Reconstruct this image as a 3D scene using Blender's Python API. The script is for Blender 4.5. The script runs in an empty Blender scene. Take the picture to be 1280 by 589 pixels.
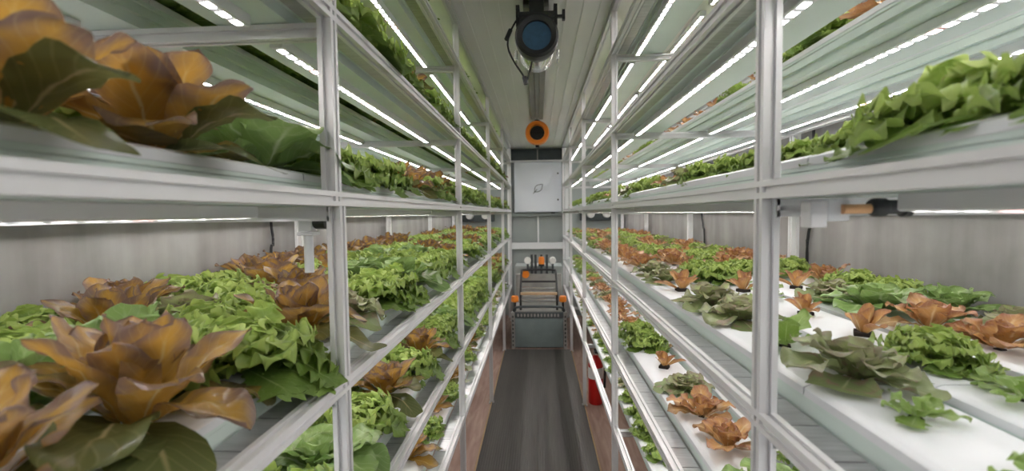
import bpy, math, random
import numpy as np
from mathutils import Matrix, Vector

random.seed(11)
PI = math.pi
C = bpy.context.scene.collection
SC = bpy.context.scene

# ------------------------------------------------------------------ materials
def new_mat(name):
    m = bpy.data.materials.new(name)
    m.use_nodes = True
    nt = m.node_tree
    b = nt.nodes['Principled BSDF']
    return m, nt, b

def plain(name, col, rough=.5, metal=0., noise=0., scale=30., stretch=(1, 1, 1), bump=0., spec=None):
    m, nt, b = new_mat(name)
    b.inputs['Base Color'].default_value = (*col, 1)
    b.inputs['Roughness'].default_value = rough
    b.inputs['Metallic'].default_value = metal
    if spec is not None:
        b.inputs['Specular IOR Level'].default_value = spec
    if noise > 0 or bump > 0:
        tc = nt.nodes.new('ShaderNodeTexCoord')
        mp = nt.nodes.new('ShaderNodeMapping'); mp.inputs['Scale'].default_value = stretch
        nz = nt.nodes.new('ShaderNodeTexNoise'); nz.inputs['Scale'].default_value = scale; nz.inputs['Detail'].default_value = 5
        nt.links.new(tc.outputs['Object'], mp.inputs['Vector']); nt.links.new(mp.outputs['Vector'], nz.inputs['Vector'])
        if noise > 0:
            r = nt.nodes.new('ShaderNodeValToRGB')
            r.color_ramp.elements[0].position = .3; r.color_ramp.elements[1].position = .7
            r.color_ramp.elements[0].color = (*[c * (1 - noise) for c in col], 1)
            r.color_ramp.elements[1].color = (*[min(1, c * (1 + noise * .6)) for c in col], 1)
            nt.links.new(nz.outputs['Fac'], r.inputs['Fac']); nt.links.new(r.outputs['Color'], b.inputs['Base Color'])
        if bump > 0:
            bp = nt.nodes.new('ShaderNodeBump'); bp.inputs['Strength'].default_value = bump; bp.inputs['Distance'].default_value = .01
            nt.links.new(nz.outputs['Fac'], bp.inputs['Height']); nt.links.new(bp.outputs['Normal'], b.inputs['Normal'])
    return m

def led_mat(name, strength, pitch, col):
    """a row of bright diodes along local Y with narrow dim gaps between them, a rare pink one"""
    m, nt, b = new_mat(name)
    nt.nodes.remove(b)
    out = nt.nodes['Material Output']
    tc = nt.nodes.new('ShaderNodeTexCoord'); sx = nt.nodes.new('ShaderNodeSeparateXYZ')
    nt.links.new(tc.outputs['Object'], sx.inputs[0])
    def math_n(op, a, v=None):
        n = nt.nodes.new('ShaderNodeMath'); n.operation = op
        if hasattr(a, 'is_linked'): nt.links.new(a, n.inputs[0])
        else: n.inputs[0].default_value = a
        if v is not None:
            if hasattr(v, 'is_linked'): nt.links.new(v, n.inputs[1])
            else: n.inputs[1].default_value = v
        return n.outputs[0]
    d = math_n('DIVIDE', sx.outputs[1], pitch)
    fr = math_n('FRACT', math_n('ADD', d, 500.0))
    on = math_n('GREATER_THAN', fr, .40)
    st = math_n('ADD', math_n('MULTIPLY', on, strength), .22)
    fl = math_n('FRACT', math_n('DIVIDE', math_n('FLOOR', math_n('ADD', d, 500.0)), 9.0))
    red = math_n('LESS_THAN', fl, .05)
    mix = nt.nodes.new('ShaderNodeMix'); mix.data_type = 'RGBA'
    mix.inputs[6].default_value = (*col, 1); mix.inputs[7].default_value = (1., .55, .5, 1)
    nt.links.new(red, mix.inputs[0])
    e = nt.nodes.new('ShaderNodeEmission')
    nt.links.new(mix.outputs[2], e.inputs[0]); nt.links.new(st, e.inputs[1])
    nt.links.new(e.outputs[0], out.inputs[0])
    return m

def leaf_mat(name, base, tip, rib, outer, rib_w=.10, transl=.35, rough=.38, spot=None):
    """leaf colours: attribute leaf = (along, across, outerness, random)"""
    m, nt, b = new_mat(name)
    L = nt.links
    at = nt.nodes.new('ShaderNodeAttribute'); at.attribute_name = 'leaf'
    sp = nt.nodes.new('ShaderNodeSeparateColor'); L.new(at.outputs['Color'], sp.inputs[0])
    tc = nt.nodes.new('ShaderNodeTexCoord')
    nz = nt.nodes.new('ShaderNodeTexNoise'); nz.inputs['Scale'].default_value = 38; nz.inputs['Detail'].default_value = 4
    L.new(tc.outputs['Object'], nz.inputs['Vector'])
    def mix(fac, a, c):
        n = nt.nodes.new('ShaderNodeMix'); n.data_type = 'RGBA'
        L.new(fac, n.inputs[0])
        for k, v in ((6, a), (7, c)):
            if isinstance(v, tuple): n.inputs[k].default_value = (*v, 1)
            else: L.new(v, n.inputs[k])
        return n.outputs[2]
    def mr(src, a, c, x=0., y=1.):
        n = nt.nodes.new('ShaderNodeMapRange'); n.interpolation_type = 'SMOOTHSTEP'
        n.inputs[1].default_value = a; n.inputs[2].default_value = c; n.inputs[3].default_value = x; n.inputs[4].default_value = y
        L.new(src, n.inputs[0]); return n.outputs[0]
    def mth(op, a, c):
        n = nt.nodes.new('ShaderNodeMath'); n.operation = op
        for k, v in ((0, a), (1, c)):
            if isinstance(v, (int, float)): n.inputs[k].default_value = v
            else: L.new(v, n.inputs[k])
        return n.outputs[0]
    u, v, o = sp.outputs[0], sp.outputs[1], sp.outputs[2]
    edge = mth('ADD', mth('MULTIPLY', u, .62), mth('MULTIPLY', v, .42))
    f = mr(mth('ADD', edge, mth('MULTIPLY', mth('SUBTRACT', nz.outputs['Fac'], .5), .9)), .40, .98)
    col = mix(f, base, tip)
    col = mix(mr(o, .35, .9), col, outer)
    if spot:
        col = mix(mr(nz.outputs['Fac'], .55, .68), col, spot)
    ribf = mth('MULTIPLY', mr(v, rib_w, .0), mr(u, .95, .45, 0., .75))
    col = mix(ribf, col, rib)
    # fine side veins
    wv = nt.nodes.new('ShaderNodeMath'); wv.operation = 'SINE'
    L.new(mth('MULTIPLY', mth('SUBTRACT', u, mth('MULTIPLY', v, .35)), 44.), wv.inputs[0])
    vein = mth('MULTIPLY', mr(wv.outputs[0], .75, 1.), .10)
    col = mix(vein, col, rib)
    L.new(col, b.inputs['Base Color'])
    b.inputs['Roughness'].default_value = rough
    b.inputs['Specular IOR Level'].default_value = .45
    bp = nt.nodes.new('ShaderNodeBump'); bp.inputs['Strength'].default_value = .35; bp.inputs['Distance'].default_value = .004
    L.new(mth('ADD', nz.outputs['Fac'], mth('MULTIPLY', vein, 1.5)), bp.inputs['Height']); L.new(bp.outputs['Normal'], b.inputs['Normal'])
    tr = nt.nodes.new('ShaderNodeBsdfTranslucent'); L.new(col, tr.inputs[0])
    ms = nt.nodes.new('ShaderNodeMixShader'); ms.inputs[0].default_value = transl
    L.new(b.outputs[0], ms.inputs[1]); L.new(tr.outputs[0], ms.inputs[2])
    L.new(ms.outputs[0], nt.nodes['Material Output'].inputs[0])
    return m

M = {}
M['alu'] = plain('anodised_aluminium', (.68, .68, .69), .36, .2)
M['alu_slot'] = plain('aluminium_slot', (.30, .30, .31), .5, .4)
M['white'] = plain('white_plastic', (.70, .72, .745), .42, 0, .04, 12)
M['mint_bounce'] = plain('tray_plastic_mint_bounce', (.60, .70, .66), .3, 0, .05, 6)  # mint tint has part of the plants' green bounce light put into it
M['deck'] = plain('grey_tray_steel', (.42, .43, .44), .28, .6, .2, 40, (.4, 3, 1))
M['led_housing'] = plain('led_housing_aluminium', (.75, .76, .78), .4, .3)
M['led'] = led_mat('white_leds', 20.0, .034, (1., .985, .96))
M['ceil'] = plain('ceiling_panel', (.80, .81, .77), .5, 0, .06, 3, (3, .4, 1))
M['black'] = plain('black_plastic', (.015, .016, .018), .42)
M['dark'] = plain('dark_grey_metal', (.06, .075, .08), .5, .1, .15, 10)
M['slate'] = plain('slate_green_paint', (.20, .25, .25), .5, 0, .12, 8)
M['panel'] = plain('grey_green_panel', (.36, .40, .39), .45, 0, .06, 5)
M['frame'] = plain('painted_white_frame', (.82, .83, .84), .4)
M['cab'] = plain('white_enamel', (.76, .80, .88), .35)
M['orange'] = plain('orange_plastic', (.86, .25, .02), .4)
M['blue'] = plain('blue_grille', (.035, .10, .19), .35, .2, .15, 60)
M['chrome'] = plain('bright_steel', (.75, .75, .75), .2, .9)
M['duct'] = plain('dull_grey_duct', (.33, .33, .31), .5, .2, .2, 10, (1, .3, 1))
M['red'] = plain('red_enamel', (.62, .015, .012), .3)
M['paper'] = plain('white_label', (.85, .85, .83), .6)
M['plug'] = plain('black_peat_plug', (.018, .013, .01), .9, 0, .3, 90, (1, 1, 1), .6)
M['timber'] = plain('pale_timber', (.55, .38, .22), .6, 0, .2, 14, (1, 8, 1))
M['hose'] = plain('translucent_tube', (.75, .42, .2), .3)

def floor_mat():
    m, nt, b = new_mat('pinkish_plywood')
    L = nt.links
    tc = nt.nodes.new('ShaderNodeTexCoord'); mp = nt.nodes.new('ShaderNodeMapping'); mp.inputs['Scale'].default_value = (9, 1.2, 1)
    nz = nt.nodes.new('ShaderNodeTexNoise'); nz.inputs['Scale'].default_value = 3; nz.inputs['Detail'].default_value = 8; nz.inputs['Distortion'].default_value = .8
    r = nt.nodes.new('ShaderNodeValToRGB')
    r.color_ramp.elements[0].position = .3; r.color_ramp.elements[0].color = (.36, .23, .185, 1)
    r.color_ramp.elements[1].position = .72; r.color_ramp.elements[1].color = (.54, .39, .33, 1)
    L.new(tc.outputs['Object'], mp.inputs[0]); L.new(mp.outputs[0], nz.inputs[0]); L.new(nz.outputs[0], r.inputs[0])
    L.new(r.outputs[0], b.inputs['Base Color']); b.inputs['Roughness'].default_value = .55
    return m
M['ply'] = floor_mat()

def rubber_mat():
    m, nt, b = new_mat('dark_ribbed_rubber')
    L = nt.links
    tc = nt.nodes.new('ShaderNodeTexCoord')
    nz = nt.nodes.new('ShaderNodeTexNoise'); nz.inputs['Scale'].default_value = 2.2; nz.inputs['Detail'].default_value = 6
    mp = nt.nodes.new('ShaderNodeMapping'); mp.inputs['Scale'].default_value = (7, .5, 1)
    r = nt.nodes.new('ShaderNodeValToRGB')
    r.color_ramp.elements[0].position = .3; r.color_ramp.elements[0].color = (.068, .063, .058, 1)
    r.color_ramp.elements[1].position = .75; r.color_ramp.elements[1].color = (.125, .118, .107, 1)
    L.new(tc.outputs['Object'], mp.inputs[0]); L.new(mp.outputs[0], nz.inputs[0]); L.new(nz.outputs[0], r.inputs[0])
    L.new(r.outputs[0], b.inputs['Base Color']); b.inputs['Roughness'].default_value = .5
    sx = nt.nodes.new('ShaderNodeSeparateXYZ'); L.new(tc.outputs['Object'], sx.inputs[0])
    s = nt.nodes.new('ShaderNodeMath'); s.operation = 'MULTIPLY'; s.inputs[1].default_value = 420; L.new(sx.outputs[0], s.inputs[0])
    s2 = nt.nodes.new('ShaderNodeMath'); s2.operation = 'SINE'; L.new(s.outputs[0], s2.inputs[0])
    bp = nt.nodes.new('ShaderNodeBump'); bp.inputs['Strength'].default_value = .25; bp.inputs['Distance'].default_value = .003
    L.new(s2.outputs[0], bp.inputs['Height']); L.new(bp.outputs[0], b.inputs['Normal'])
    return m
M['mat'] = rubber_mat()

def wall_mat(name, a, c):
    m, nt, b = new_mat(name)
    L = nt.links
    tc = nt.nodes.new('ShaderNodeTexCoord')
    mp = nt.nodes.new('ShaderNodeMapping'); mp.inputs['Scale'].default_value = (5, 5, .5)
    nz = nt.nodes.new('ShaderNodeTexNoise'); nz.inputs['Scale'].default_value = 1.6; nz.inputs['Detail'].default_value = 6
    n2 = nt.nodes.new('ShaderNodeTexNoise'); n2.inputs['Scale'].default_value = 9; n2.inputs['Detail'].default_value = 4
    L.new(tc.outputs['Object'], mp.inputs[0]); L.new(mp.outputs[0], nz.inputs[0]); L.new(tc.outputs['Object'], n2.inputs[0])
    ad = nt.nodes.new('ShaderNodeMath'); ad.operation = 'MULTIPLY_ADD'; ad.inputs[1].default_value = .35
    L.new(n2.outputs[0], ad.inputs[0]); L.new(nz.outputs[0], ad.inputs[2])
    r = nt.nodes.new('ShaderNodeValToRGB')
    r.color_ramp.elements[0].position = .5; r.color_ramp.elements[0].color = (*a, 1)
    r.color_ramp.elements[1].position = .85; r.color_ramp.elements[1].color = (*c, 1)
    L.new(ad.outputs[0], r.inputs[0]); L.new(r.outputs[0], b.inputs['Base Color'])
    b.inputs['Roughness'].default_value = .5
    return m
M['wall'] = wall_mat('stained_grey_wall', (.19, .187, .183), (.31, .306, .302))

M['bronze'] = leaf_mat('bronze_leaf', (.46, .265, .052), (.195, .130, .105), (.60, .50, .24), (.135, .160, .055), .10, .46, .27)
M['frilly'] = leaf_mat('frilly_green_leaf', (.20, .31, .050), (.39, .50, .13), (.46, .54, .25), (.13, .225, .042), .07, .38, .40)
M['butter'] = leaf_mat('broad_green_leaf', (.24, .36, .11), (.23, .34, .11), (.58, .66, .42), (.15, .25, .07), .12, .3, .28)
M['mottled'] = leaf_mat('mottled_olive_leaf', (.33, .38, .16), (.28, .26, .17), (.48, .50, .30), (.21, .27, .115), .08, .32, .26, spot=(.28, .22, .15))
M['redl'] = leaf_mat('red_orange_leaf', (.54, .30, .105), (.33, .155, .09), (.78, .64, .40), (.27, .20, .095), .16, .40, .30)
M['sprig'] = leaf_mat('young_green_leaf', (.20, .31, .065), (.22, .33, .08), (.42, .52, .24), (.15, .24, .055), .08, .32, .35)

# ------------------------------------------------------------------ mesh helpers
class MB:
    def __init__(s): s.v = []; s.f = []; s.m = []
    def add(s, vs, fs, mi=0):
        o = len(s.v); s.v += [tuple(p) for p in vs]; s.f += [tuple(i + o for i in f) for f in fs]; s.m += [mi] * len(fs); return s
    def box(s, x0, x1, y0, y1, z0, z1, mi=0, bev=0.):
        if bev <= 0:
            vs = [(x, y, z) for z in (z0, z1) for y in (y0, y1) for x in (x0, x1)]
            return s.add(vs, [(0, 2, 3, 1), (4, 5, 7, 6), (0, 1, 5, 4), (2, 6, 7, 3), (0, 4, 6, 2), (1, 3, 7, 5)], mi)
        import bmesh
        bm = bmesh.new(); bmesh.ops.create_cube(bm, size=1)
        for v in bm.verts:
            v.co = Vector(((x0 + x1) / 2 + v.co.x * (x1 - x0), (y0 + y1) / 2 + v.co.y * (y1 - y0), (z0 + z1) / 2 + v.co.z * (z1 - z0)))
        bmesh.ops.bevel(bm, geom=list(bm.edges), offset=bev, segments=2, profile=.6, affect='EDGES')
        bm.verts.index_update()
        s.add([v.co[:] for v in bm.verts], [[v.index for v in f.verts] for f in bm.faces], mi); bm.free(); return s
    def prism(s, prof, axis, a, b, c0=(0, 0, 0), mi=0, caps=True):
        """closed 2-D profile swept along axis x, y or z"""
        n = len(prof); vs = []
        for t in (a, b):
            for p, q in prof:
                vs.append({'x': (t, c0[1] + p, c0[2] + q), 'y': (c0[0] + p, t, c0[2] + q), 'z': (c0[0] + p, c0[1] + q, t)}[axis])
        fs = [(i, (i + 1) % n, n + (i + 1) % n, n + i) for i in range(n)]
        if caps: fs += [tuple(range(n))[::-1], tuple(range(n, 2 * n))]
        return s.add(vs, fs, mi)
    def lathe(s, prof, axis='z', c=(0, 0, 0), n=32, mi=0):
        vs = []; fs = []
        for r, h in prof:
            for k in range(n):
                a = 2 * PI * k / n; p, q = r * math.cos(a), r * math.sin(a)
                vs.append({'z': (c[0] + p, c[1] + q, c[2] + h), 'y': (c[0] + p, c[1] + h, c[2] + q), 'x': (c[0] + h, c[1] + p, c[2] + q)}[axis])
        for i in range(len(prof) - 1):
            for k in range(n):
                k2 = (k + 1) % n
                fs.append((i * n + k, i * n + k2, (i + 1) * n + k2, (i + 1) * n + k))
        return s.add(vs, fs, mi)
    def tube(s, pts, r, n=8, mi=0):
        pts = [Vector(p) for p in pts]; vs = []; fs = []
        up = Vector((0, 0, 1))
        for i, p in enumerate(pts):
            t = (pts[min(i + 1, len(pts) - 1)] - pts[max(i - 1, 0)]).normalized()
            a = t.cross(up)
            if a.length < .05: a = t.cross(Vector((1, 0, 0)))
            a.normalize(); b = t.cross(a)
            for k in range(n):
                w = 2 * PI * k / n
                vs.append(p + a * (r * math.cos(w)) + b * (r * math.sin(w)))
        for i in range(len(pts) - 1):
            for k in range(n):
                k2 = (k + 1) % n
                fs.append((i * n + k, i * n + k2, (i + 1) * n + k2, (i + 1) * n + k))
        fs.append(tuple(range(n))[::-1]); fs.append(tuple(range((len(pts) - 1) * n, len(pts) * n)))
        return s.add(vs, fs, mi)
    def build(s, name, mats, parent=None, smooth=False):
        me = bpy.data.meshes.new(name)
        me.from_pydata(s.v, [], s.f)
        for m in (mats if isinstance(mats, (list, tuple)) else [mats]): me.materials.append(m)
        me.polygons.foreach_set('material_index', s.m)
        import bmesh
        bm = bmesh.new(); bm.from_mesh(me); bmesh.ops.recalc_face_normals(bm, faces=bm.faces); bm.to_mesh(me); bm.free()
        if smooth:
            me.polygons.foreach_set('use_smooth', [True] * len(me.polygons))
            me.set_sharp_from_angle(angle=math.radians(40))
        me.update()
        o = bpy.data.objects.new(name, me); C.objects.link(o)
        if parent is not None: o.parent = parent
        return o

def smooth_path(pts, k=6):
    P = [Vector(p) for p in pts]; out = []
    for i in range(len(P) - 1):
        p0, p1, p2, p3 = P[max(i - 1, 0)], P[i], P[i + 1], P[min(i + 2, len(P) - 1)]
        for j in range(k):
            t = j / k
            out.append(.5 * ((2 * p1) + (p2 - p0) * t + (2 * p0 - 5 * p1 + 4 * p2 - p3) * t * t + (3 * p1 - p0 - 3 * p2 + p3) * t ** 3))
    out.append(P[-1]); return out

def tag(o, label=None, cat=None, group=None, kind=None):
    if label: o['label'] = label
    if cat: o['category'] = cat
    if group: o['group'] = group
    if kind: o['kind'] = kind
    return o

def thing(name, label, cat, loc=(0, 0, 0), group=None):
    o = bpy.data.objects.new(name, None); C.objects.link(o); o.location = loc; o.empty_display_size = .05
    return tag(o, label, cat, group)

def struct(name, mb, m):
    o = mb.build(name, m); o['kind'] = 'structure'; return o

def copy_tree(o, parent=None):
    c = o.copy(); C.objects.link(c)
    if parent is not None: c.parent = parent
    for ch in [x for x in KIDS.get(o.name, [])]:
        copy_tree(ch, c)
    return c
KIDS = {}
def kid(parent, ch): KIDS.setdefault(parent.name, []).append(ch); return ch

# ------------------------------------------------------------------ dimensions (metres)
A = .344                    # aisle face of the racks
W = .026                    # aluminium profile
AI = A + W
BACK = 1.135                # back posts
WALL = 1.175
CEIL = 2.375
Y0, Y1 = -.60, 6.30         # rack ends
LV = {'L3': .498, 'L2': .828, 'L1': 1.164, 'M': 1.511, 'U1': 1.842, 'U2': 2.182, 'TOP': 2.368}
POST_Y = {-1: [-.555, .845, 2.185, 3.53, 4.90, 6.28], 1: [-.68, .716, 2.105, 3.50, 4.89, 6.28]}
SIDE = {-1: 'left', 1: 'right'}
GUT = [(.417, .573), (.605, .765), (.797, .955), (.985, 1.114)]
ROWX = [.495, .685, .876, 1.052]
GUT_UP = [(.417, .576), (.700, .885), (.995, 1.114)]      # the upper shelves carry fewer gutters with wide gaps
ROWX_UP = [.495, .790, 1.055]
GT = .040                   # gutter cover above rail top
END = 6.62

def slot_profile(w=W, sw=.0042, sd=.0055):
    h = w / 2
    side = [(-h, -h), (-sw, -h), (-sw, -h + sd), (sw, -h + sd), (sw, -h)]
    out = []
    for k in range(4):
        a = k * PI / 2; c, s = math.cos(a), math.sin(a)
        out += [(x * c - y * s, x * s + y * c) for x, y in side]
    return out
SLOT = slot_profile()

# ------------------------------------------------------------------ the room
NEAR = -1.3
struct('floor', MB().box(-WALL - .1, WALL + .1, NEAR, END + .1, -.05, 0), M['ply'])
b = MB().box(-WALL - .1, WALL + .1, NEAR, END + .1, CEIL, CEIL + .05)
for x in (-.30, -.225, -.15, .15, .225, .30):
    b.box(x - .004, x + .004, NEAR, END, CEIL - .006, CEIL)
struct('ceiling', b, M['ceil'])
def side_wall(s):
    b = MB()
    x0, x1 = sorted((s * WALL, s * (WALL + .08)))
    b.box(x0, x1, NEAR, END + .1, -.02, CEIL + .02)
    return struct('wall_' + SIDE[s], b, M['wall'])
side_wall(-1); side_wall(1)
struct('wall_far', MB().box(-WALL - .1, WALL + .1, END, END + .08, 0, CEIL), M['panel'])
struct('wall_near', MB().box(-WALL - .1, WALL + .1, NEAR - .08, NEAR, 0, CEIL), M['panel'])
for i, s in enumerate((-1, 1)):
    x0, x1 = sorted((s * .353, s * .362))
    struct('trim_%d' % (i + 1), MB().box(x0, x1, NEAR, 4.95, 0, .009), M['timber'])

b = MB()
b.box(-.352, -.002, NEAR + .05, 4.93, .0005, .008); b.box(.002, .352, NEAR + .05, 4.93, .0005, .008); b.box(-.004, .004, NEAR + .05, 4.93, .0005, .005)
tag(b.build('aisle_mat', M['mat']), 'long dark rubber mat with a centre seam covering the aisle floor', 'mat')

# ------------------------------------------------------------------ racks
def rack(s):
    t = thing('grow_rack', f'tall silver aluminium rack of plant shelves along the {SIDE[s]} wall', 'rack', (s * .75, (Y0 + Y1) / 2, 0))
    off = Vector(t.location)
    def put(mb, name, m):
        mb.v = [tuple(Vector(p) - off) for p in mb.v]
        return mb.build(name, m, t)
    for i, y in enumerate(POST_Y[s]):
        d = -.016 if (s < 0 and i == 1) else 0.
        mb = MB()
        mb.prism(SLOT, 'z', 0, LV['M'] - .02, (s * (A + W / 2 + .0006), y, 0))
        mb.prism(SLOT, 'z', LV['M'] - .02, CEIL, (s * (A + W / 2 + .0006), y + d, 0))
        mb.box(s * (A + W / 2) - .02, s * (A + W / 2) + .02, y - .02, y + .02, 0, .008)
        put(mb, 'post', M['alu'])
        mb = MB().prism(slot_profile(.032), 'z', 0, CEIL, (s * BACK, y, 0))
        put(mb, 'back_post', M['frame'])
    for k, z in LV.items():
        mb = MB().prism(SLOT, 'y', Y0, Y1, (s * (A + W / 2), 0, z - W / 2))
        put(mb, 'rail', M['alu'])
        if k == 'TOP': continue
        mb = MB().prism(SLOT, 'y', Y0, Y1, (s * (BACK - .03), 0, z - W / 2 - .03))
        put(mb, 'back_rail', M['alu'])
        # flat grey strip between rail and first gutter, in short lengths
        mb = MB(); y = Y0
        x0, x1 = sorted((s * (AI + .001), s * (GUT[0][0] - .002)))
        while y < Y1 - .01:
            y2 = min(y + .098, Y1)
            mb.box(x0, x1, y, y2 - .003, z - .010, z - .004); y = y2
        mb.box(x0 + .006, x1 - .006, Y0, Y1, z - .016, z - .010)
        if not (k == 'L3' and s > 0): put(mb, 'deck_strip', M['deck'])
        for y in POST_Y[s]:
            a, c = sorted((s * (AI - .004), s * (BACK - .01)))
            mb = MB().prism(SLOT, 'x', a, c, (0, y + .0, z - W - W / 2 - .001))
            put(mb, 'crossbar', M['alu'])
    return t
rack(-1); rack(1)

ROWNAME = ['front', 'second', 'third', 'fourth']
SHELF = {'L3': 'lowest', 'L2': 'waist-high', 'L1': 'chest-high', 'M': 'eye-level', 'U1': 'overhead', 'U2': 'topmost'}

def gutter(s, lv, row):
    z = LV[lv]; x0, x1 = (GUT_UP if lv in ('U1', 'U2') else GUT)[row]; c = (x0 + x1) / 2; h = (x1 - x0) / 2
    t = thing('growing_gutter', f'long white planting gutter, {ROWNAME[row]} row, {SHELF[lv]} shelf, {SIDE[s]} rack', 'gutter', (s * c, 0, z), 'white growing gutters')
    prof = [(-h + .012, -.0255), (h - .012, -.0255), (h - .010, -.006), (h - .004, -.004), (h - .004, .014), (h - .0015, .016), (h - .0015, .026),
            (-h + .0015, .026), (-h + .0015, .016), (-h + .004, .014), (-h + .004, -.004), (-h + .010, -.006)]
    y0 = POST_Y[s][0] + .03
    MB().prism(prof, 'y', y0, Y1 - .03).build('channel', M['mint_bounce'], t)
    cov = [(-h, .022), (-h, .034), (-h + .003, .036), (-h + .010, GT - .001), (-h + .016, GT), (h - .016, GT), (h - .010, GT - .001), (h - .003, .036), (h, .034), (h, .022), (h - .0012, .022), (h - .0012, .030), (-h + .0012, .030), (-h + .0012, .022)]
    mb = MB(); y = y0
    while y < Y1 - .05:
        y2 = min(y + 1.37, Y1 - .03)
        mb.prism(cov, 'y', y, y2 - .004); y = y2
    mb.build('cover', M['white'], t)
    return t
ROWS = {'L3': [0, 1], 'L2': [0, 1, 2], 'L1': [0, 1, 2, 3], 'M': [0, 1, 2, 3], 'U1': [0, 1, 2], 'U2': [0, 1, 2]}
for s in (-1, 1):
    for lv in ROWS:
        for r in ROWS[lv]: gutter(s, lv, r)

# LED strips: one per bay, hung between the crossbars
STRIP_X = {-1: [.490, .800, 1.070], 1: [.447, .757, 1.040]}
PROTO = {}
def led_strip(s, lv, j, bay, xx):
    ya, yb = POST_Y[s][bay] + .05, POST_Y[s][bay + 1] - .05
    if s > 0 and lv == 'M' and j == 0 and bay == 0: yb -= .10
    z = LV[lv] - (.046 if lv != 'TOP' else .032)
    pos = ['aisle-side', 'middle', 'wall-side'][j]
    bayn = ['nearest', 'second', 'third', 'fourth', 'farthest'][bay]
    under = 'under the ceiling' if lv == 'TOP' else f'under the {SHELF[lv]} shelf'
    label = f'{pos} white LED strip {under}, {bayn} bay, {SIDE[s]} rack'
    L = yb - ya; key = round(L, 3)
    if key not in PROTO:
        t = thing('led_strip', label, 'grow light', (0, 0, 0), 'white LED grow lights')
        h = kid(t, MB().prism([(-.013, .020), (-.013, .002), (-.010, .0), (.010, .0), (.013, .002), (.013, .020)], 'y', 0, L).build('housing', M['led_housing'], t))
        q = kid(t, MB().add([(-.0062, .01, -.0006), (.0062, .01, -.0006), (.0062, L - .01, -.0006), (-.0062, L - .01, -.0006)], [(0, 3, 2, 1)]).build('led_row', M['led'], t))
        me = q.data
        if me.polygons[0].normal.z > 0: me.flip_normals()
        PROTO[key] = t
    else:
        t = copy_tree(PROTO[key]); tag(t, label)
    t.location = (s * xx, ya, z)
for s in (-1, 1):
    for lv in ('TOP', 'U2', 'U1', 'M', 'L1', 'L2'):
        for j in ((0, 1, 2) if lv not in ('L1', 'L2') else (0, 1)):
            for bay in range(5):
                led_strip(s, lv, j, bay, STRIP_X[s][j])

# ------------------------------------------------------------------ plants
def leaf(L, Wd, e0, bend, az, r0=.008, z0=0., cup=.3, ruf=0., rf=5., lobe=0., shape=(.66, .9), stem=.16, nu=12, nv=9, outer=0., rnd=None, savoy=0., twist=0., fold=0.):
    rnd = rnd or random
    ph, ph2 = rnd.uniform(0, 6.28), rnd.uniform(0, 6.28)
    uu = np.linspace(0, 1, nu); uu = 1 - (1 - uu) ** (1.8 if nu < 30 else 1.2); u = uu[:, None]; v = np.linspace(-1, 1, nv)[None, :]
    th = e0 - bend * u[:, 0] ** 1.3
    uw = u + (.035 * np.sin(9 * u + ph) + .02 * np.sin(17 * u + ph2) if nu > 30 else 0)
    du = np.diff(uu)
    ct, st = np.cos(th), np.sin(th)
    cr = r0 + L * np.concatenate([[0], np.cumsum((ct[1:] + ct[:-1]) / 2 * du)])
    cz = z0 + L * np.concatenate([[0], np.cumsum((st[1:] + st[:-1]) / 2 * du)])
    pk = shape[0]
    up = np.clip(u / pk, 0, 1); up = up * up * (3 - 2 * up)
    w = Wd * (stem + (1 - stem) * up ** shape[1]) * np.sqrt(np.clip(1 - (np.clip((u - pk) / (1.0001 - pk), 0, 1)) ** 2.2, 0, 1))
    w = w * (1 + lobe * np.sin(rf * 2.6 * PI * uw + ph) * np.ones_like(v))
    # rounded tip: outer columns are pulled back
    lat = v * w
    back = (v ** 2) * .03 * L * u ** 3
    nrm = cup * w * (v ** 2) * (1 - .75 * u ** 2) + ruf * np.abs(v) ** 1.6 * np.clip(u * 1.6, 0, 1) * (np.sin(2 * PI * rf * uw + ph + np.sign(v) * 1.1) + .35 * np.sin(2 * PI * rf * 1.7 * uw + ph2 + v * 2))
    nrm = nrm + savoy * np.sin(19 * u + ph) * np.cos(5.2 * v + ph2) * np.sin(PI * u) + fold * np.abs(v) * w
    # normal direction of midline points towards the plant axis / up
    nx, nz = -np.sin(th)[:, None], np.cos(th)[:, None]
    R = cr[:, None] - back * ct[:, None] + nrm * nx
    Z = cz[:, None] - back * st[:, None] + nrm * nz
    T = lat + twist * u * nrm + ruf * .35 * np.sin(2 * PI * rf * u + ph2) * v
    ca, sa = math.cos(az), math.sin(az)
    X = R * ca - T * sa; Y = R * sa + T * ca
    vs = np.stack([X, Y, Z + 0 * X], -1).reshape(-1, 3)
    fs = [(i * nv + j, (i + 1) * nv + j, (i + 1) * nv + j + 1, i * nv + j + 1) for i in range(nu - 1) for j in range(nv - 1)]
    at = np.stack([u + 0 * v, np.abs(v) + 0 * u, outer + 0 * u + 0 * v, rnd.random() + 0 * u + 0 * v], -1).reshape(-1, 4)
    return vs, fs, at

def plant_mesh(name, leaves, m, droop=0.):
    V, F, T = [], [], []; o = 0
    for vs, fs, at in leaves:
        over = np.clip((vs[:, 0] - .066) / .05, 0, 1)
        fall = np.where(vs[:, 2] < .075, droop * over * np.clip(1 - vs[:, 2] / .075, 0, 1.2), 0)
        low = .003 + .004 * at[:, 3] - (.028 * over if droop else 0)
        vs[:, 2] = np.maximum(vs[:, 2] - fall, low)
        V.append(vs); T.append(at); F += [tuple(i + o for i in f) for f in fs]; o += len(vs)
    V = np.concatenate(V); T = np.concatenate(T)
    me = bpy.data.meshes.new(name); me.from_pydata(V.tolist(), [], F)
    me.materials.append(m)
    a = me.attributes.new('leaf', 'FLOAT_COLOR', 'POINT'); a.data.foreach_set('color', T.astype(np.float32).ravel())
    me.polygons.foreach_set('use_smooth', [True] * len(me.polygons)); me.update()
    return me

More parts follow.
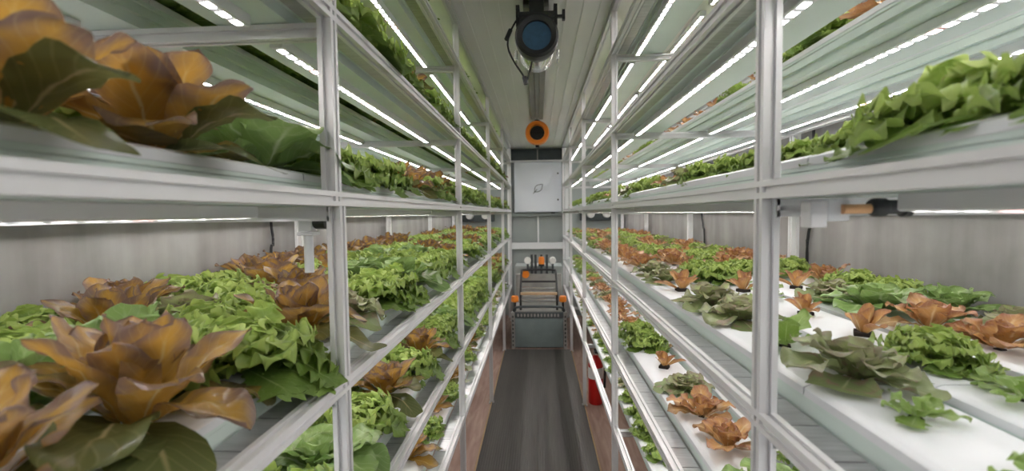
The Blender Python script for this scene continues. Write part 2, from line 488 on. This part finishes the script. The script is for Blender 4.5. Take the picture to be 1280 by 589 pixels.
G = 2.39996
def gen(kind, R):
    inner, outer = [], []
    D = math.radians
    def rosette(n, L, Wd, el, bend, jit=8, split=.68, oo=None, pw=1.1, **kw):
        for i in range(n):
            t = i / (n - 1)
            o = oo(t) if oo else t * .8
            l = leaf(L[0] + (L[1] - L[0]) * t + R.uniform(-.012, .012), Wd[0] + (Wd[1] - Wd[0]) * t + R.uniform(-.003, .003), D(el[0] + (el[1] - el[0]) * t ** pw + R.uniform(-jit, jit)),
                     D(bend[0] + (bend[1] - bend[0]) * t ** pw + R.uniform(-8, 8)), i * G + R.uniform(-.4, .4), r0=.005 + .008 * t, outer=o, rnd=R, **kw)
            (inner if t < split else outer).append(l)
    if kind == 'bronze':
        rosette(27, (.078, .132), (.021, .034), (88, 14), (6, 62), 8, .66, lambda t: max(0, (t - .45) * 2.0) * R.uniform(.45, 1.1), pw=1.7, cup=.30, ruf=.004, rf=2.2, shape=(.60, .75), stem=.24, nu=17, nv=11, savoy=.0032)
    elif kind == 'frilly':
        rosette(46, (.055, .125), (.022, .036), (88, 6), (20, 66), 13, .7, lambda t: t * .8, cup=.05, ruf=.0095, rf=7.0, lobe=.10, shape=(.70, 1.0), stem=.3, nu=60, nv=9)
    elif kind == 'butter':
        rosette(17, (.070, .135), (.028, .052), (85, 14), (25, 62), 9, .68, None, cup=.26, ruf=.005, rf=2.6, shape=(.62, .8), stem=.22, nu=16, nv=11, savoy=.005)
    elif kind == 'mottled':
        rosette(20, (.050, .108), (.026, .044), (86, 14), (25, 72), 11, .68, None, pw=1.2, cup=.34, ruf=.0055, rf=2.6, lobe=.03, shape=(.66, .85), stem=.22, nu=17, nv=11, savoy=.0045)
    elif kind == 'redl':
        n = R.choice((6, 7, 8))
        for i in range(n):
            t = i / (n - 1)
            inner.append(leaf(.055 + .032 * R.random() + .01 * t, .015 + .007 * R.random(), D(80 - 46 * t + R.uniform(-12, 12)), D(5 + 25 * t), i * G + R.uniform(-.5, .5),
                              r0=.006, cup=.45, ruf=.002, rf=2.2, shape=(.58, .8), stem=.22, nu=13, nv=7, outer=max(0, t - .5), rnd=R, fold=.35))
    elif kind == 'redfull':
        rosette(15, (.055, .108), (.019, .034), (87, 24), (10, 48), 10, .7, lambda t: max(0, (t - .5) * 1.7) * R.uniform(.5, 1.1), cup=.28, ruf=.006, rf=2.8, shape=(.62, .85), stem=.22, nu=14, nv=9, savoy=.002)
    elif kind == 'sprig':
        n = 8
        for i in range(n):
            t = i / (n - 1)
            inner.append(leaf(.040 + .025 * R.random(), .014 + .006 * R.random(), D(60 - 50 * t), D(25), i * G + R.uniform(-.3, .3), r0=.004, cup=.15, ruf=.004, rf=2.5, lobe=.22, shape=(.6, .8), stem=.18, nu=14, nv=7, outer=.2, rnd=R))
    return inner, outer

KIND = {  # kind: object name, material, words, category, plug, count of variants, base height
    'bronze': ('bronze_lettuce', 'bronze', 'bronze lettuce', 'bronze lettuces'),
    'frilly': ('frilly_lettuce', 'frilly', 'frilly green lettuce', 'frilly green lettuces'),
    'butter': ('broadleaf_lettuce', 'butter', 'broad-leaved green lettuce', 'broad-leaved green lettuces'),
    'mottled': ('mottled_lettuce', 'mottled', 'olive mottled lettuce', 'olive mottled lettuces'),
    'redl': ('red_seedling', 'redl', 'red-orange lettuce seedling', 'red lettuce seedlings'),
    'redfull': ('red_lettuce', 'redl', 'red-orange lettuce', 'red lettuces'),
    'sprig': ('green_seedling', 'sprig', 'small green seedling', 'small green seedlings'),
}
VAR = {}
def make_proto(kind, i):
    R = random.Random(hash((len(kind), ord(kind[0]), ord(kind[-1]), i)) & 0xffff)
    nm, mt, w, g = KIND[kind]
    inner, outer = gen(kind, R)
    dr = .032 if i >= NV else 0.
    me = plant_mesh(nm, inner, M[mt], dr)
    me2 = plant_mesh('outer_foliage', outer, M[mt], dr) if outer else None
    q = .019 if kind == 'redl' else .008
    mb = MB().box(-q, q, -q, q, -.006, .010 if kind == 'redl' else .002, 0, .0025)
    return me, me2, mb
def first_plant(kind, i):
    me, me2, mb = make_proto(kind, i)
    nm, mt, w, g = KIND[kind]
    o = bpy.data.objects.new(nm, me); C.objects.link(o); tag(o, 'x', 'lettuce' if 'seedling' not in nm else 'seedling', g)
    if me2:
        c = bpy.data.objects.new('outer_foliage', me2); C.objects.link(c); c.parent = o; kid(o, c)
    kid(o, mb.build('root_plug', M['plug'], o))
    return o
NV = 4
def put_plant(kind, x, y, z, sc, rot, label, droop=False):
    i = random.randrange(NV)
    if droop: i = NV + random.randrange(3); rot = (0 if x < 0 else PI) + random.uniform(-.35, .35)
    key = (kind, i)
    if key in VAR: o = copy_tree(VAR[key])
    else: o = first_plant(kind, i); VAR[key] = o
    o.location = (x, y, z); o.rotation_euler = (random.uniform(-.06, .06), random.uniform(-.06, .06), rot); o.scale = (sc, sc, sc * random.uniform(.94, 1.08))
    o['label'] = label
    return o

def ordn(n):
    return f"{n}{'th' if 10 <= n % 100 <= 20 else {1: 'st', 2: 'nd', 3: 'rd'}.get(n % 10, 'th')}"

# plants read off the photograph: (rack, shelf, row): [(distance, kind, scale), ...]
SET = {
    (-1, 'L1', 0): [(.36, 'bronze', 1.0), (.55, 'bronze', 1.12), (.76, 'frilly', 1.08), (.97, 'bronze', 1.02), (1.15, 'mottled', 1.0), (1.34, 'frilly', 1.0), (1.53, 'frilly', 1.0), (1.72, 'butter', 1.05)],
    (-1, 'L1', 1): [(.56, 'butter', 1.05), (.75, 'butter', 1.08), (.94, 'frilly', .95), (1.12, 'frilly', .95), (1.31, 'bronze', 1.05), (1.5, 'frilly', 1.0), (1.7, 'butter', 1.1)],
    (-1, 'L1', 2): [(.72, 'frilly', 1.0), (.92, 'bronze', 1.05), (1.11, 'mottled', 1.0), (1.3, 'frilly', 1.0), (1.5, 'bronze', 1.1), (1.69, 'frilly', 1.0)],
    (-1, 'L1', 3): [(.92, 'frilly', .9), (1.11, 'bronze', 1.0), (1.3, 'frilly', 1.1), (1.5, 'frilly', 1.0), (1.7, 'bronze', 1.05), (1.9, 'bronze', 1.05), (2.1, 'bronze', 1.)],
    (-1, 'L2', 0): [(.86, 'frilly', .95), (1.04, 'butter', 1.0), (1.26, 'frilly', 1.0), (1.50, 'bronze', 1.0), (1.73, 'frilly', .95), (1.94, 'bronze', 1.0), (2.14, 'frilly', .95), (2.33, 'frilly', .95), (2.53, 'butter', .9)],
    (-1, 'L3', 0): [(1.70, 'bronze', .85), (1.90, 'frilly', .85), (2.12, 'bronze', .8), (2.32, 'frilly', .8), (2.52, 'bronze', .8), (2.72, 'mottled', .8)],
    (-1, 'M', 0): [(.42, 'bronze', 1.05), (.60, 'bronze', 1.12), (.84, 'butter', 1.12), (1.06, 'frilly', 1.0), (1.26, 'frilly', 1.0), (1.45, 'frilly', 1.0), (1.64, 'bronze', .9), (1.83, 'bronze', .9), (2.02, 'frilly', 1.0)],
    (-1, 'U1', 0): [(.62, 'frilly', 1.), (.80, 'frilly', 1.0), (.98, 'frilly', 1.1), (1.16, 'frilly', 1.15), (1.34, 'frilly', 1.1), (1.52, 'frilly', 1.05), (1.71, 'bronze', .95), (1.89, 'frilly', 1.05)],
    (1, 'L1', 0): [(.45, 'sprig', .8), (.60, 'sprig', .8), (.74, 'mottled', 1.0), (.92, 'sprig', 1.35), (1.13, 'mottled', .95), (1.29, 'mottled', 1.05), (1.56, 'redl', 1.25), (1.75, 'mottled', .9), (1.95, 'mottled', .9), (2.15, 'redfull', .95)],
    (1, 'L1', 1): [(.66, 'sprig', 1.1), (.82, 'frilly', .8), (1.0, 'redl', 1.12), (1.2, 'redl', .95), (1.4, 'sprig', 1.0), (1.54, 'redl', 1.1), (1.75, 'frilly', .95), (1.93, 'frilly', .9), (2.12, 'redl', 1.2)],
    (1, 'L1', 2): [(.9, 'redfull', .9), (1.06, 'redfull', .95), (1.24, 'butter', 1.05), (1.42, 'mottled', .9), (1.6, 'redl', 1.1), (1.8, 'redl', 1.0), (1.98, 'frilly', .9), (2.18, 'redfull', 1.0)],
    (1, 'L1', 3): [(1.05, 'mottled', .8), (1.22, 'butter', .9), (1.40, 'frilly', .9), (1.56, 'frilly', .95), (1.74, 'redfull', 1.0), (1.94, 'frilly', .95), (2.14, 'redfull', 1.0)],
    (1, 'L2', 0): [(.98, 'butter', .8), (1.18, 'redfull', .95), (1.36, 'redfull', .98), (1.56, 'mottled', .9), (1.79, 'redl', 1.2), (2.06, 'frilly', .9), (2.24, 'frilly', .95), (2.45, 'redfull', .9), (2.65, 'redfull', .9)],
    (1, 'L3', 0): [(1.75, 'frilly', .75), (1.93, 'frilly', .8), (2.12, 'frilly', .75), (2.3, 'frilly', .75), (2.5, 'mottled', .8), (2.7, 'frilly', .75)],
    (-1, 'M', 1): [(.62, 'frilly', 1.0), (.80, 'bronze', 1.1), (.98, 'bronze', 1.15), (1.18, 'frilly', 1.0)],
    (1, 'M', 0): [(.42, 'frilly', .8), (.57, 'frilly', 1.0), (.72, 'frilly', .62), (.86, 'frilly', .62), (1.0, 'frilly', .66), (1.15, 'frilly', .66), (1.32, 'frilly', .7), (1.52, 'mottled', .85), (1.72, 'redfull', .7), (1.92, 'frilly', .7)],
    (1, 'U1', 0): [(.8, 'frilly', .7), (1.0, 'redfull', .75), (1.2, 'redfull', .7), (1.4, 'frilly', .75)],
    (1, 'U1', 1): [(.7, 'redfull', .9), (.9, 'redfull', 1.0), (1.06, 'redfull', 1.0), (1.25, 'frilly', 1.0), (1.44, 'frilly', .9)],
}
PAL = {
    (-1, 'L1'): [('frilly', .60, .95), ('bronze', .22, .95), ('butter', .18, 1.0)],
    (-1, 'L2'): [('frilly', .55, .95), ('bronze', .28, .95), ('butter', .17, .9)],
    (-1, 'L3'): [('frilly', .5, .8), ('bronze', .3, .75), ('mottled', .2, .8)],
    (-1, 'M'): [('frilly', .8, 1.0), ('bronze', .2, .9)],
    (-1, 'U1'): [('frilly', .82, 1.05), ('bronze', .18, .9)],
    (-1, 'U2'): [('frilly', .8, 1.0), ('butter', .2, .9)],
    (1, 'L1'): [('redl', .20, 1.2), ('redfull', .32, 1.0), ('frilly', .30, .9), ('mottled', .18, .9)],
    (1, 'L2'): [('redfull', .42, .9), ('frilly', .33, .85), ('mottled', .25, .85)],
    (1, 'L3'): [('frilly', .55, .75), ('redfull', .25, .75), ('mottled', .20, .75)],
    (1, 'M'): [('frilly', .60, .8), ('redfull', .22, .8), ('mottled', .18, .85)],
    (1, 'U1'): [('frilly', .6, .75), ('redfull', .4, .75)],
    (1, 'U2'): [('frilly', .7, .75), ('redfull', .3, .75)],
}
PROWS = {'L3': [0], 'L2': [0, 1], 'L1': [0, 1, 2, 3], 'M': [0, 1], 'U1': [0, 1], 'U2': [0, 1]}
START = {0: .42, 1: .60, 2: .75, 3: .92}
LSTART = {'L3': 1.7, 'L2': .9, 'U2': 1.3, 'U1': .6}
YMAX = {('L1', 0): 6.15, ('L2', 1): 3.2, ('U1', 1): 6.1, ('U2', 1): 4.2, ('M', 1): 6.1}
for s in (-1, 1):
    for lv, rows in PROWS.items():
        for r in rows:
            lst = list(SET.get((s, lv, r), []))
            y = lst[-1][0] + .19 if lst else max(START[r], LSTART.get(lv, 0))
            pal = PAL[(s, lv)]
            if s < 0 and lv == 'L1' and r == 3: pal = [('bronze', .6, 1.0), ('frilly', .4, .95)]
            while y < YMAX.get((lv, r), 6.15):
                k = random.random(); acc = 0
                for kd, p, sc in pal:
                    acc += p
                    if k <= acc: break
                if random.random() < .5 and s < 0 and kd == 'bronze' and r == 0 and lv == 'L1': kd, sc = 'frilly', .95
                lst.append((y, kd, sc * random.uniform(.88, 1.1))); y += .188 + random.uniform(-.012, .012)
            for n, (yy, kd, sc) in enumerate(lst):
                w = KIND[kd][2]
                lab = f'{w}, {ordn(n + 1)} plant from the near end, {ROWNAME[r]} row, {SHELF[lv]} shelf, {SIDE[s]} rack'
                if s < 0: sc *= {'L1': 1.24, 'M': 1.22, 'U1': 1.32, 'L2': 1.25, 'L3': 1.2}.get(lv, 1.05)
                elif kd == 'redl': sc *= .76
                put_plant(kd, s * ((ROWX_UP if lv in ('U1', 'U2') else ROWX)[r] + random.uniform(-.008, .008)), yy, LV[lv] + GT + .001, sc, random.uniform(0, 6.28), lab, r == 0 and (s, lv) in ((-1, 'M'), (-1, 'L1'), (-1, 'U1'), (1, 'M'), (-1, 'L2')))

# ------------------------------------------------------------------ aisle end: cabinet, end frame, lift cart
XC = .015
t = thing('control_cabinet', 'white wall cabinet with a leaf outline on its door at the aisle end', 'cabinet', (XC, 6.5, 1.475))
MB().box(-.325, .325, -.07, .115, 0, .69, 0, .006).build('body', M['cab'], t)
door = MB().box(-.315, .315, -.085, -.0705, .01, .68, 0, .004).build('door', M['cab'], t)
pts = []
for k in range(15):
    u = k / 14; pts.append((-.045 + .11 * u + .030 * math.sin(PI * u), -.0865, .28 + .11 * u * .95 - .030 * math.sin(PI * u)))
p2 = []
for k in range(15):
    u = k / 14; p2.append((-.045 + .11 * u - .034 * math.sin(PI * u), -.0865, .28 + .11 * u * .95 + .030 * math.sin(PI * u)))
mb = MB().tube(pts, .004, 6); mb.tube(p2, .004, 6); mb.tube([(-.062, -.0865, .258), (-.045, -.0865, .28), (-.01, -.0865, .318)], .004, 6)
mb.build('leaf_emblem', M['dark'], door)
for z in (.16, .52):
    MB().box(.265, .285, -.093, -.085, z, z + .022, 0, .003).build('hinge', M['dark'], door)
MB().box(.18, .23, -.10, -.07, -.016, -.001, 0, .003).build('latch', M['black'], t)

t = thing('end_frame', 'grey panelled end frame with white bars below and around the white cabinet', 'frame', (XC, 6.58, 0))
for x in (-.40, .40):
    MB().prism(slot_profile(.05), 'z', 0, 2.36, (x, -.09, 0)).build('upright', M['frame'], t)
MB().box(-.37, .37, -.10, -.05, .965, 1.055, 0, .004).build('crossbar', M['frame'], t)
MB().box(-.37, .37, -.09, -.05, 1.425, 1.468, 0, .004).build('crossbar', M['panel'], t)
MB().box(-.37, .37, -.09, -.05, 2.175, 2.20, 0, .004).build('crossbar', M['frame'], t)
MB().box(-.012, .012, -.045, -.012, 1.056, 1.424, 0, .003).build('divider', M['frame'], t)
MB().box(-.37, .37, -.012, .03, .3, 1.42, 0).build('panel', M['panel'], t)
MB().box(-.37, .37, -.012, .03, 2.201, 2.36, 0).build('dark_panel', M['dark'], t)
MB().box(-.008, .008, -.03, -.0125, 2.201, 2.36, 0).build('divider', M['duct'], t)

# lift cart
t = thing('lift_cart', 'low dark lift cart with orange knobs parked at the aisle end', 'cart', (XC, 4.97, 0))
b = MB().box(-.262, .262, 00.012, .60, .012, .335, 0, .006).build('chassis', M['slate'], t)
for x in (-.282, .282):
    mb = MB().box(x - .018, x + .018, 0, .03, 0.0, .40, 0, .003)
    o = mb.build('side_channel', M['duct'], t)
    mb = MB()
    for k in range(8): mb.box(x - .007, x + .007, -.002, .004, .03 + k * .044, .052 + k * .044)
    mb.build('hole_row', M['black'], o)
mb = MB().box(-.262, .262, .0, .05, .337, .395, 0, .004); o = mb.build('chain_rail', M['dark'], t)
mb = MB()
for k in range(13): mb.box(-.235 + k * .036, -.215 + k * .036, -.004, .0, .350, .382)
mb.build('chain_link', M['duct'], o)
MB().box(-.27, .27, .06, .75, .34, .40, 0, .005).build('deck', M['duct'], t)
MB().tube(smooth_path([(-.27, .03, .40), (-.255, .0, .445), (-.19, -.02, .462), (0, -.025, .466), (.19, -.02, .462), (.255, .0, .445), (.27, .03, .40)]), .014, 8).build('guard_bar', M['dark'], t, True)
for x in (-.262, .262):
    mb = MB().lathe([(0, -.03), (.036, -.03), (.040, -.02), (.040, .02), (.034, .032), (0, .032)], 'z', (x, .08, .53), 20); mb.build('corner_knob', M['orange'], t, True)
    MB().tube([(x, .08, .40), (x, .08, .50)], .014, 8).build('knob_stem', M['black'], t)
mb = MB()
for y, z in ((.16, .50), (.25, .53), (.34, .56), (.43, .59)):
    mb.tube([(-.20, y, z), (.20, y, z)], .016, 10)
mb.build('roller', M['chrome'], t, True)
MB().box(-.20, .20, .06, .10, .575, .60, 0, .003).build('timber_strip', M['timber'], t)
MB().tube(smooth_path([(-.20, .12, .40), (-.20, .14, .60), (-.195, .30, .79), (-.17, .33, .815), (0, .34, .82), (.17, .33, .815), (.195, .30, .79), (.20, .14, .60), (.20, .12, .40)]), .013, 8).build('handle_frame', M['black'], t, True)
MB().tube([(-.19, .22, .70), (.19, .22, .70)], .011, 8).build('handle_rung', M['black'], t, True)
MB().box(-.285, .285, .62, .95, .40, .83, 0, .01).build('rear_housing', M['panel'], t)
MB().box(-.27, .27, .55, .62, .40, .74, 0, .008).build('front_plate', M['duct'], t)
for x in (-.08, -.035, .035, .10):
    MB().box(x - .014, x + .014, .585, .615, .74, .97, 0, .003).build('mast', M['dark'], t)
MB().lathe([(0, .0), (.036, .0), (.036, .05), (.030, .085), (0, .09)], 'z', (.035, .56, .86), 18).build('beacon', M['orange'], t, True)
MB().box(.0, .07, .53, .59, .835, .86, 0, .003).build('beacon_base', M['black'], t)
MB().lathe([(0, -.03), (.046, -.03), (.046, .0), (.038, .012), (0, .012)], 'y', (-.155, .53, .745), 18).build('stop_knob', M['orange'], t, True)
for x in (-.13, .17):
    MB().lathe([(0, -.02), (.036, -.02), (.040, .0), (.040, .06), (0, .06)], 'y', (x, .56, .90), 18).build('lamp', M['paper'], t, True)
    MB().box(x - .012, x + .012, .60, .62, .74, .90, 0).build('lamp_stem', M['dark'], t)

# pump boxes on the far wall behind each rack
for s in (-1, 1):
    t = thing('pump_box', f'dark pump box with two white canisters behind the far end of the {SIDE[s]} rack', 'pump', (s * .84, 6.54, 1.355))
    MB().box(-.24, .24, -.02, .075, 0, .155, 0, .006).build('case', M['dark'], t)
    for x in (-.10, .12):
        MB().lathe([(0, -.1), (.044, -.1), (.05, -.09), (.05, 0), (0, 0)], 'y', (x, -.021, .085), 20).build('canister', M['paper'], t, True)

# ------------------------------------------------------------------ ceiling fan, duct, orange fan
t = thing('duct_fan', 'round black duct fan with a blue face hung under the ceiling', 'fan', (XC + .003, 1.93, 2.187))
MB().lathe([(.058, -.002), (.060, -.012), (.078, -.018), (.088, -.008), (.090, .02), (.086, .06), (.074, .075), (.074, .07)], 'y', n=40).build('ring', M['black'], t, True)
mb = MB().lathe([(0, .004), (.03, .003), (.058, -.001), (.059, .01)], 'y', n=40); mb.build('face', M['blue'], t, True)
MB().lathe([(.072, .07), (.076, .08), (.076, .24), (.066, .26), (.0, .262)], 'y', n=36).build('barrel', M['chrome'], t, True)
for x in (-.086, .086):
    MB().box(x - .005, x + .005, .03, .085, -.085, -.045, 0, .002).build('clip', M['chrome'], t)
mb = MB().box(-.075, .075, .0, .12, .082, .10, 0, .004); mb.box(-.085, -.07, .02, .10, .05, .135); mb.box(.07, .085, .02, .10, .05, .135); mb.box(-.03, .03, .03, .09, .10, .1865)
mb.box(.084, .115, .03, .045, .085, .095); mb.box(.105, .117, .028, .048, .075, .115)
mb.build('bracket', M['black'], t)
o = MB().tube(smooth_path([(-.085, .03, .075), (-.112, .02, .02), (-.118, .0, -.04), (-.095, -.01, -.10), (-.06, -.01, -.155), (-.045, -.01, -.185), (-.03, .0, -.14), (-.02, .06, -.08)]), .004, 6).build('cable', M['black'], t, True)
MB().tube([(-.052, -.01, -.165), (-.044, -.01, -.195)], .010, 8).build('plug', M['black'], o)
MB().tube([(-.108, .02, .035), (-.124, .0, -.01)], .009, 8).build('plug', M['black'], o)

b = MB()
for x0, x1 in ((-.055, -.018), (-.014, .014), (.018, .055)): b.box(x0 + XC, x1 + XC, 2.02, 4.40, CEIL - .035, CEIL - .001, 0, .003)
b.box(XC - .055, XC + .055, 2.02, 4.40, CEIL - .02, CEIL - .0005)
tag(b.build('ceiling_duct', M['duct']), 'long dull grey ceiling channel running between the two hanging fans', 'duct')

t = thing('orange_fan', 'round orange fan with a dark grille hanging at the far end of the ceiling', 'fan', (XC, 4.55, 2.245))
mb = MB().lathe([(.070, .0), (.075, -.02), (.108, -.02), (.116, .0), (.116, .07), (.105, .085), (.07, .085), (.07, 0)], 'y', n=36); mb.build('ring', M['orange'], t, True)
mb = MB().lathe([(0, .02), (.0695, .02), (.0695, .03), (0, .03)], 'y', n=30)
mb.build('backing', M['dark'], t)
mb = MB()
for r in (.022, .04, .058): mb.lathe([(r - .003, .006), (r + .003, .006), (r + .003, .012), (r - .003, .012), (r - .003, .006)], 'y', n=24)
for k in range(6):
    a = k * PI / 3; mb.tube([(0, .009, 0), (.069 * math.cos(a), .009, .069 * math.sin(a))], .0025, 5)
mb.build('grille', M['black'], t)
MB().box(-.02, .02, .02, .06, .105, CEIL - 2.246, 0, .002).build('hanger', M['duct'], t)
MB().box(-.018, .018, .02, .05, -.14, -.112, 0, .003).build('junction_box', M['black'], t)

# ------------------------------------------------------------------ fire extinguisher
t = thing('fire_extinguisher', 'red fire extinguisher with a white label standing on the plywood floor', 'extinguisher', (.446, 3.55, 0))
MB().lathe([(0, .0), (.050, .0), (.056, .008), (.056, .30), (.048, .335), (.022, .36), (.018, .375), (0, .376)], n=32).build('cylinder', M['red'], t, True)
MB().lathe([(.0566, .20), (.0566, .285)], n=32).build('label_band', M['paper'], t, True)
MB().box(-.014, .014, -.014, .014, .375, .405, 0, .003).build('valve', M['chrome'], t)
MB().box(-.012, .012, -.075, .02, .405, .418, 0, .003).build('handle', M['black'], t)
MB().tube(smooth_path([(.012, 0, .39), (.06, 0, .385), (.072, 0, .33), (.070, 0, .2), (.068, 0, .12)]), .009, 8).build('hose', M['black'], t, True)

# ------------------------------------------------------------------ valves, pipes and cables near the camera
t = thing('solenoid_valve', 'black and orange valve on a clear bracket behind the near right post', 'valve', (.374, .645, 1.466))
MB().box(.0, .022, -.012, .012, -.022, .014, 0, .002).build('bracket', M['alu'], t)
MB().box(.022, .052, -.010, .010, -.014, .016, 0, .003).build('clear_block', M['white'], t)
MB().tube([(.040, -.013, .002), (.078, -.013, .002)], .0065, 10).build('tube', M['hose'], t, True)
MB().lathe([(0, .074), (.009, .074), (.012, .078), (.012, .092), (.0095, .094), (.0095, .112), (.013, .114), (.013, .122), (0, .122)], 'x', (0, -.013, .004), 16).build('nozzle', M['black'], t, True)

t = thing('drain_valve', 'small white valve block with a black knob and drain pipe under the left eye-level shelf', 'valve', (-.44, .90, 1.455))
MB().box(-.013, .013, -.012, .012, -.018, .012, 0, .002).build('block', M['white'], t)
MB().lathe([(0, .014), (.012, .014), (.014, .018), (.014, .038), (0, .04)], 'x', (0, 0, 0), 14).build('knob', M['black'], t, True)
MB().box(-.017, .017, -.015, .015, -.026, -.019, 0, .002).build('collar', M['white'], t)
MB().tube([(0, 0, -.026), (0, 0, -.10)], .009, 12).build('drain_pipe', M['white'], t, True)

def cable(name, label, pts, r=.006):
    tag(MB().tube(smooth_path(pts), r, 8).build(name, M['black'], None, True), label, 'cable')
cable('power_cable', 'black cable hanging down the right wall beside the near white back post', [(1.163, 2.02, 2.1), (1.163, 2.02, 1.5), (1.160, 2.04, 1.35), (1.163, 2.05, 1.2), (1.163, 2.04, .007)])
cable('power_cable', 'black cable hanging down the right wall beside the third back post', [(1.163, 3.33, 2.1), (1.163, 3.34, 1.5), (1.160, 3.30, 1.36), (1.163, 3.28, 1.2), (1.163, 3.28, .007)])
cable('power_cable', 'black cable running down the left wall behind the drain valve', [(-1.163, 1.98, 2.1), (-1.163, 1.99, 1.5), (-1.160, 2.0, 1.35), (-1.163, 1.98, 1.2), (-1.163, 1.98, .007)])

# ------------------------------------------------------------------ world, camera, view
w = bpy.data.worlds.new('world'); SC.world = w; w.use_nodes = True
w.node_tree.nodes['Background'].inputs[0].default_value = (.5, .52, .55, 1); w.node_tree.nodes['Background'].inputs[1].default_value = .2

yaw, pitch, roll, F = -.0567, -.0478, -.0123, 581.26
f = Vector((math.sin(yaw) * math.cos(pitch), math.cos(yaw) * math.cos(pitch), math.sin(pitch)))
r = Vector((math.cos(yaw), -math.sin(yaw), 0)); u = r.cross(f)
r2 = r * math.cos(roll) + u * math.sin(roll); u2 = -r * math.sin(roll) + u * math.cos(roll)
cam = bpy.data.cameras.new('camera'); co = bpy.data.objects.new('camera', cam); C.objects.link(co)
cam.sensor_width = 36; cam.lens = F / 1280 * 36; cam.clip_start = .02
m = Matrix((r2, u2, -f)).transposed().to_4x4(); m.translation = Vector((.0167, 0, 1.468)); co.matrix_world = m
SC.camera = co
cam.dof.use_dof = True; cam.dof.focus_distance = 1.5; cam.dof.aperture_fstop = 3.6
SC.view_settings.view_transform = 'Standard'
try: SC.view_settings.look = 'None'
except Exception: pass
SC.view_settings.gamma = 1; SC.view_settings.use_curve_mapping = False
SC.view_settings.exposure = 1.42
SC.cycles.max_bounces = 8; SC.cycles.use_denoising = True
SC.cycles.sample_clamp_indirect = 6
